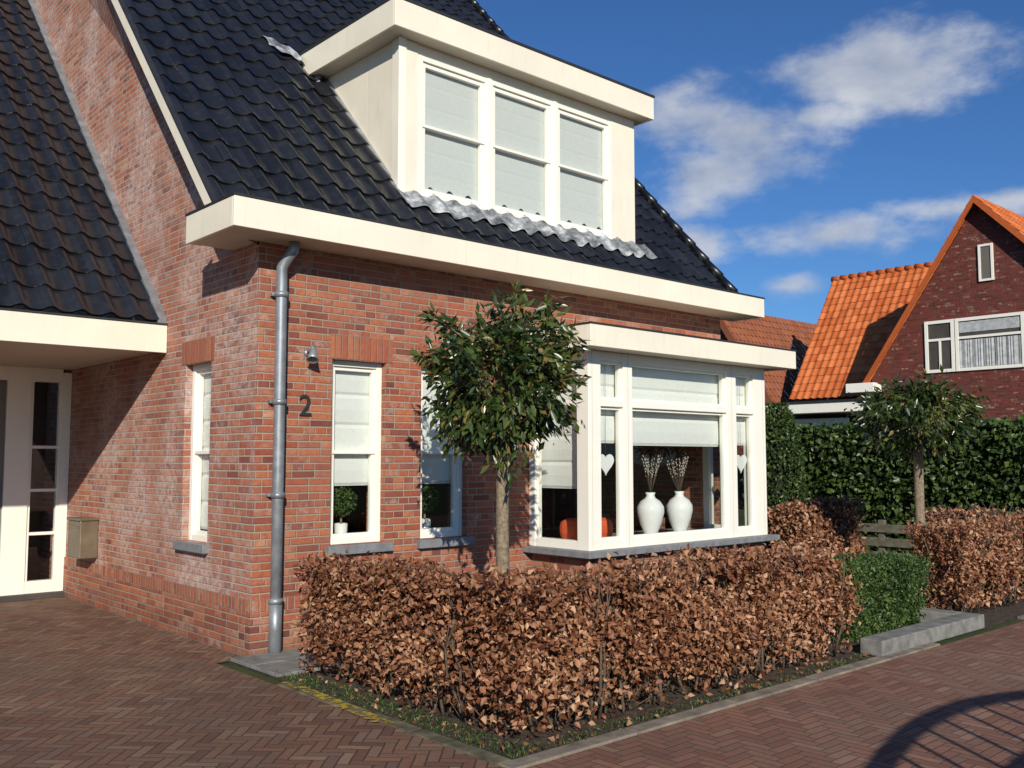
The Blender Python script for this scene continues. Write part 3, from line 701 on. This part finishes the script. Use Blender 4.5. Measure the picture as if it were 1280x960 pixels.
def topiary(x,y,z0):
    g=group('potted_topiary')
    lathe('glass_pot',[(0.05,z0),(0.055,z0+0.02),(0.06,z0+0.16),(0.055,z0+0.16),(0.05,z0+0.03)],x,y,M_porc,g)
    tubes('stem',[([(x,y,z0+0.1),(x,y,z0+0.27)],[0.01,0.01])],M_bark,g)
    P=rng.normal(size=(1300,3)); P/=np.linalg.norm(P,axis=1)[:,None]; P*=0.13*rng.uniform(0.75,1.03,(1300,1)); P+=np.array([x,y,z0+0.36])
    leaves('leaves',P,0.03,0.02,M_boxw,g)
topiary(0.98,0.24,0.86); topiary(1.92,0.24,0.86)
g=group('orange_cushion'); ob=box('cushion',3.40,3.95,-0.42,-0.08,0.75,0.98,M_orange,g,0.08)

# ------------------------------------------------------------------ neighbour house
NH=group('brick_house')
gx=24.0
ay,az=3.67,8.95; ly,lz=7.0,4.05; ry,rz_=-0.9,4.05
meshob('gable_wall_upper',[(gx,ly,0),(gx,ly,lz),(gx,ay,az),(gx,ry,rz_),(gx,ry,0)],[(0,1,2,3,4)],M_nbrick,NH)
meshob('side_wall',[(gx,ly,0),(gx+9,ly,0),(gx+9,ly,lz),(gx,ly,lz)],[(0,1,2,3)],M_nbrick,NH)
meshob('side_wall_right',[(gx,ry,0),(gx+9,ry,0),(gx+9,ry,rz_),(gx,ry,rz_)],[(0,1,2,3)],M_nbrick,NH)
def slope_roof(name,x0,x1,ya,za,yb,zb,mat,par):
    Lh=math.hypot(yb-ya,zb-za); Vv=(0,(yb-ya)/Lh,(zb-za)/Lh)
    if yb<ya:
        return tile_roof(name,(x1,ya,za),(-1,0,0),Vv,x1-x0,Lh,0.26,0.34,mat,par,seg=5)
    return tile_roof(name,(x0,ya,za),(1,0,0),Vv,x1-x0,Lh,0.26,0.34,mat,par,seg=5)
slope_roof('main_roof_left',gx-0.3,gx+9,7.25,lz-0.37,ay,az+0.06,M_tileo,NH)
slope_roof('main_roof_right',gx-0.3,gx+9,ry-0.25,rz_-0.25,ay,az+0.06,M_tileo,NH)
def strip(name,p,q,dx,h,mat,par):
    V=[(p[0],p[1],p[2]-h),(p[0],p[1],p[2]),(q[0],q[1],q[2]),(q[0],q[1],q[2]-h)]; V+=[(a+dx,b,c) for a,b,c in V]
    return meshob(name,V,[(0,1,2,3),(4,7,6,5),(0,4,5,1),(1,5,6,2),(2,6,7,3),(3,7,4,0)],mat,par)
strip('verge_left',(gx-0.33,7.25,lz-0.30),(gx-0.33,ay,az+0.10),0.06,0.22,M_tileo,NH)
strip('verge_right',(gx-0.33,ry-0.25,rz_-0.2),(gx-0.33,ay,az+0.10),0.06,0.22,M_tileo,NH)
Lw=math.hypot(28.7-25.5,8.25-3.63)
tile_roof('wing_roof',(25.5,10.8,3.63),(0,-1,0),((28.7-25.5)/Lw,0,(8.25-3.63)/Lw),5.0,Lw,0.26,0.34,M_tileo,NH,seg=5)
tubes('ridge_tiles',[([(28.7,10.85-0.35*k,8.26),(28.7,10.85-0.35*(k+1.05),8.24)],[0.12,0.11]) for k in range(15)],M_tileo,NH,8)
meshob('wing_roof_back',[(28.7,10.8,8.25),(28.7,5,8.25),(32,5,3.6),(32,10.8,3.6)],[(0,1,2,3)],M_tileo,NH)
meshob('wing_walls',[(25.7,10.7,0),(25.7,5,0),(25.7,5,3.8),(25.7,10.7,3.8),(31.8,10.7,0),(31.8,10.7,3.8),(28.7,10.7,8.1)],[(0,1,2,3),(0,3,6,5,4)],M_nbrick,NH)
boxes('flat_roof_fascia',[(21.6,25.6,6.05,10.6,2.95,3.25),(23.5,24.0,6.7,7.6,3.62,3.9)],M_white,NH,0.01)
boxes('flat_roof_trim',[(21.55,25.6,6.0,10.65,3.251,3.30)],M_capping,NH)
boxes('carport_walls',[(22.2,25.5,6.4,10.4,0,2.6)],M_dark,NH)
boxes('carport_window',[(22.12,22.19,6.8,9.8,1.9,2.8)],M_blindd,NH)
WB=[];wz0,wz1=4.1,5.62
def nwin(a,b,muls=()):
    s=0.09
    WB.extend([(gx-0.06,gx-0.002,a,a+s,wz0,wz1),(gx-0.06,gx-0.002,b-s,b,wz0,wz1),(gx-0.056,gx-0.002,a+s,b-s,wz0,wz0+s),(gx-0.056,gx-0.002,a+s,b-s,wz1-s,wz1),(gx-0.052,gx-0.002,a+s,b-s,5.02,5.09)])
    for m_ in muls: WB.append((gx-0.049,gx-0.002,m_-0.03,m_+0.03,wz0+s,5.02))
    box('window_room',gx-0.0175,gx-0.0005,a+s,b-s,wz0+s,wz1-s,M_dark,NH)
nwin(4.45,5.30,(4.87,)); nwin(2.55,4.42); nwin(1.65,2.50,(2.07,))
WB+= [(gx-0.06,gx-0.002,3.30,3.36,6.6,7.65),(gx-0.06,gx-0.002,3.64,3.70,6.6,7.65),(gx-0.056,gx-0.002,3.36,3.64,6.6,6.66),(gx-0.056,gx-0.002,3.36,3.64,7.59,7.65)]
box('attic_blind',gx-0.03,gx-0.003,3.36,3.64,6.66,7.59,M_room,NH)
boxes('window_frames',WB,M_white,NH)
M_curt=plain('curtain_white',(0.42,0.43,0.43),0.9,0.2,8,0.1)
V=[];F=[]
for i in range(121):
    y=2.64+1.69*i/120; x=gx-0.028+0.011*math.sin(i*0.9+math.sin(i*0.31)*2)
    V+= [(x,y,wz0+0.1),(x,y,4.98)]
for i in range(120): F.append((2*i,2*i+2,2*i+3,2*i+1))
meshob('curtains',V,F,M_curt,NH,smooth=True)
boxes('net_blind',[(gx-0.03,gx-0.022,2.66,4.31,5.2,5.5)],M_curt,NH)
FH=group('brick_house')
meshob('walls',[(26.5,11.9,0),(26.5,18,0),(26.5,18,3.2),(26.5,14.4,7.2),(26.5,11.9,3.5)],[(0,1,2,3,4)],M_nbrick,FH)
tile_roof('roof',(26.2,11.2,2.5),(1,0,0),(0,3.2/math.hypot(3.2,4.9),4.9/math.hypot(3.2,4.9)),8,math.hypot(3.2,4.9),0.26,0.34,M_tileb,FH,seg=5)
strip('verge',(26.15,11.2,2.6),(26.15,14.4,7.5),0.05,0.45,M_tileb,FH)

Fg=group('wooden_fence')
boxes('posts',[(8.36,8.44,y,y+0.08,0,0.80) for y in (-1.72,-1.15,-0.6)],M_wood,Fg,0.004)
boxes('rails',[(8.33,8.358,-1.75,-0.5,z,z+0.11) for z in (0.28,0.46,0.64)],M_wood,Fg,0.004)
G=group('shadow_caster_arch')  # invented arch behind the camera, added to cast the shadow on the road
T=[]
def arch(yy,x0,x1,h,rise,r):
    pts=[(x0,yy,0),(x0,yy,h)]
    for k in range(1,12):
        f=k/12; pts.append((x0+(x1-x0)*f,yy,h+rise*math.sin(math.pi*f)))
    pts+= [(x1,yy,h),(x1,yy,0)]
    return (pts,[r]*len(pts))
T.append(arch(-7.55,-1.45,2.2,1.42,0.30,0.045))
tubes('frame',T,M_wood,G,8)
boxes('boards',[(-1.35+0.13*k,-1.35+0.13*k+0.118,-7.58,-7.55,0.05,1.10+0.26*math.sin(math.pi*(k+0.6)/27.5)) for k in range(27)],M_wood,G)
boxes('lattice_bars',[(-1.35+0.26*k,-1.35+0.26*k+0.025,-7.565,-7.545,1.08,1.42+0.27*math.sin(math.pi*(k+0.5)/13.8)) for k in range(1,13)],M_wood,G)

# ------------------------------------------------------------------ ground
box('ground',-250,300,-250,300,-0.30,-0.012,M_grass)
def sheet(name,pts,z,mat): return meshob(name,[(x,y,z) for x,y in pts],[tuple(range(len(pts)))],mat)
sheet('driveway',[(-12,-3.50),(-0.30,-3.50),(-0.30,-0.02),(-0.02,-0.02),(-0.02,8),(-12,8)],0.0,M_pave)
sheet('road',[(-40,-14),(60,-14),(60,-3.50),(-40,-3.50)],-0.004,M_road)
sheet('garden_soil',[(-0.2,-3.4),(12,-3.4),(12,0.0),(-0.2,0.0)],-0.008,M_soil)
sheet('garden_path',[(6.9,-0.4),(12,-4.0),(12,6),(6.5,6)],-0.006,M_soil)
K=[];x=-0.30
while x<12: 
    if not(3.75<x<5.75): K.append((x,x+0.985,-3.50,-3.385,-0.05,0.010+0.006*random.random()))
    x+=0.995
y=-3.38
K2=[]
while y<-1.0:
    K2.append((-0.30,-0.20,y,y+0.79,-0.05,0.008+0.004*random.random())); y+=0.80
kg=group('kerb'); boxes('kerb_stones',K,M_kerb,kg,0.006); boxes('kerb_stones_mossy',K2,M_kerbm,kg,0.006)
kb=group('raised_kerb'); boxes('blocks',[(3.80,4.795,-3.42,-3.22,0,0.13),(4.80,5.80,-3.42,-3.22,0,0.13),(5.60,5.80,-3.215,-2.6,0,0.13)],M_slab,kb,0.01)
sl=group('paving_slab'); boxes('slabs',[(-0.19,0.40,-0.40,-0.03,0.0,0.03),(-0.19,0.40,-0.80,-0.405,0.0,0.028)],M_slab,sl,0.006)
sheet('yellow_marking',[(-0.36,-2.30),(-0.27,-2.42),(-0.215,-1.6),(-0.20,-1.05),(-0.27,-1.0),(-0.30,-1.5)],0.0175,M_yellow)
P=np.column_stack([rng.uniform(-0.15,3.9,1700),rng.uniform(-3.38,-0.6,1700),np.full(1700,0.004)])
leaves('fallen_leaves',P,0.045,0.03,M_beech)
P=np.column_stack([rng.uniform(-0.2,0.02,1400),rng.uniform(-3.35,-0.8,1400),rng.uniform(-0.005,0.01,1400)])
P2=np.column_stack([rng.uniform(-0.2,3.8,900),rng.uniform(-3.39,-3.25,900),rng.uniform(-0.005,0.01,900)])
leaves('grass',np.concatenate([P,P2]),0.03,0.006,M_boxw,droop=-1.2)

# ------------------------------------------------------------------ world, sun, camera
Ld=Vector((0.7,1.0,-0.56)).normalized()
sun=D.lights.new('sun','SUN'); sun.energy=5.0; sun.angle=math.radians(0.5); sun.color=(1.0,0.94,0.82)
so=D.objects.new('sun',sun); so.rotation_euler=Ld.to_track_quat('-Z','Y').to_euler(); link(so)
w=D.worlds.new('World'); scene.world=w; w.use_nodes=True; nt=w.node_tree; nt.nodes.clear()
class WT(NT):
    def __init__(s,tree): s.t=tree
T_=WT(nt)
out=T_.n('ShaderNodeOutputWorld'); bg=T_.n('ShaderNodeBackground'); bg.inputs[1].default_value=0.085
sky=T_.n('ShaderNodeTexSky'); sky.sky_type='NISHITA'; sky.sun_disc=False
el=math.asin(-Ld.z); sky.sun_elevation=el; sky.sun_rotation=math.atan2(-Ld.x,-Ld.y)%(2*math.pi)
sky.air_density=1.0; sky.dust_density=0.3; sky.ozone_density=2.5
tc=T_.n('ShaderNodeTexCoord'); dirv=tc.outputs['Generated']; dx,dy,dz=T_.sep(dirv)
cl=[((0.8345,0.5626,0.338),0.135,0.062),((0.80,0.585,0.30),0.09,0.05),((0.9314,0.4695,0.3925),0.13,0.05),((0.90,0.50,0.36),0.08,0.03),((0.9026,0.5122,0.2335),0.13,0.026),((0.877,0.541,0.1807),0.05,0.018),((0.8085,0.597,0.221),0.06,0.025),((1.03,0.42,0.27),0.10,0.018)]
den=None
for c,rh,rv in cl:
    v=Vector(c).normalized()
    ax=T_.m('SUBTRACT',dx,v.x); ay_=T_.m('SUBTRACT',dy,v.y); az_=T_.m('SUBTRACT',dz,v.z)
    hh=T_.m('DIVIDE',T_.m('SQRT',T_.m('ADD',T_.m('MULTIPLY',ax,ax),T_.m('MULTIPLY',ay_,ay_))),rh)
    vz=T_.m('DIVIDE',az_,rv)
    r=T_.m('SQRT',T_.m('ADD',T_.m('MULTIPLY',hh,hh),T_.m('MULTIPLY',vz,vz)))
    q=T_.m('SUBTRACT',1.0,r)
    den=q if den is None else T_.m('MAXIMUM',den,q)
mp=T_.n('ShaderNodeMapping'); mp.inputs['Scale'].default_value=(1,1,1.9); T_.l(dirv,mp.inputs[0])
nz=T_.noise(mp.outputs[0],9,8,0.6); 
mask=T_.mr(T_.m('ADD',T_.m('MULTIPLY',den,0.66),T_.m('MULTIPLY',T_.m('SUBTRACT',nz,0.5),1.6)),0.0,0.6)
n2=T_.noise(mp.outputs[0],7,5,0.55)
ccol=T_.ramp(n2,[(0.35,(4.3,4.9,6.1)),(0.60,(8.0,8.2,8.6))])
skc=T_.mix(1.0,sky.outputs[0],(0.42,0.72,1.12),'MULTIPLY')
fin=T_.mix(T_.m('MULTIPLY',mask,0.84),skc,ccol)
T_.l(fin,bg.inputs[0]); T_.l(bg.outputs[0],out.inputs[0])

cam=D.cameras.new('camera'); co=D.objects.new('camera',cam); link(co)
co.location=(-3.676,-7.241,1.6); co.rotation_euler=(math.radians(94.5),0,math.radians(-42))
cam.sensor_width=36; cam.lens=1190/1280*36; cam.clip_end=1000
scene.camera=co
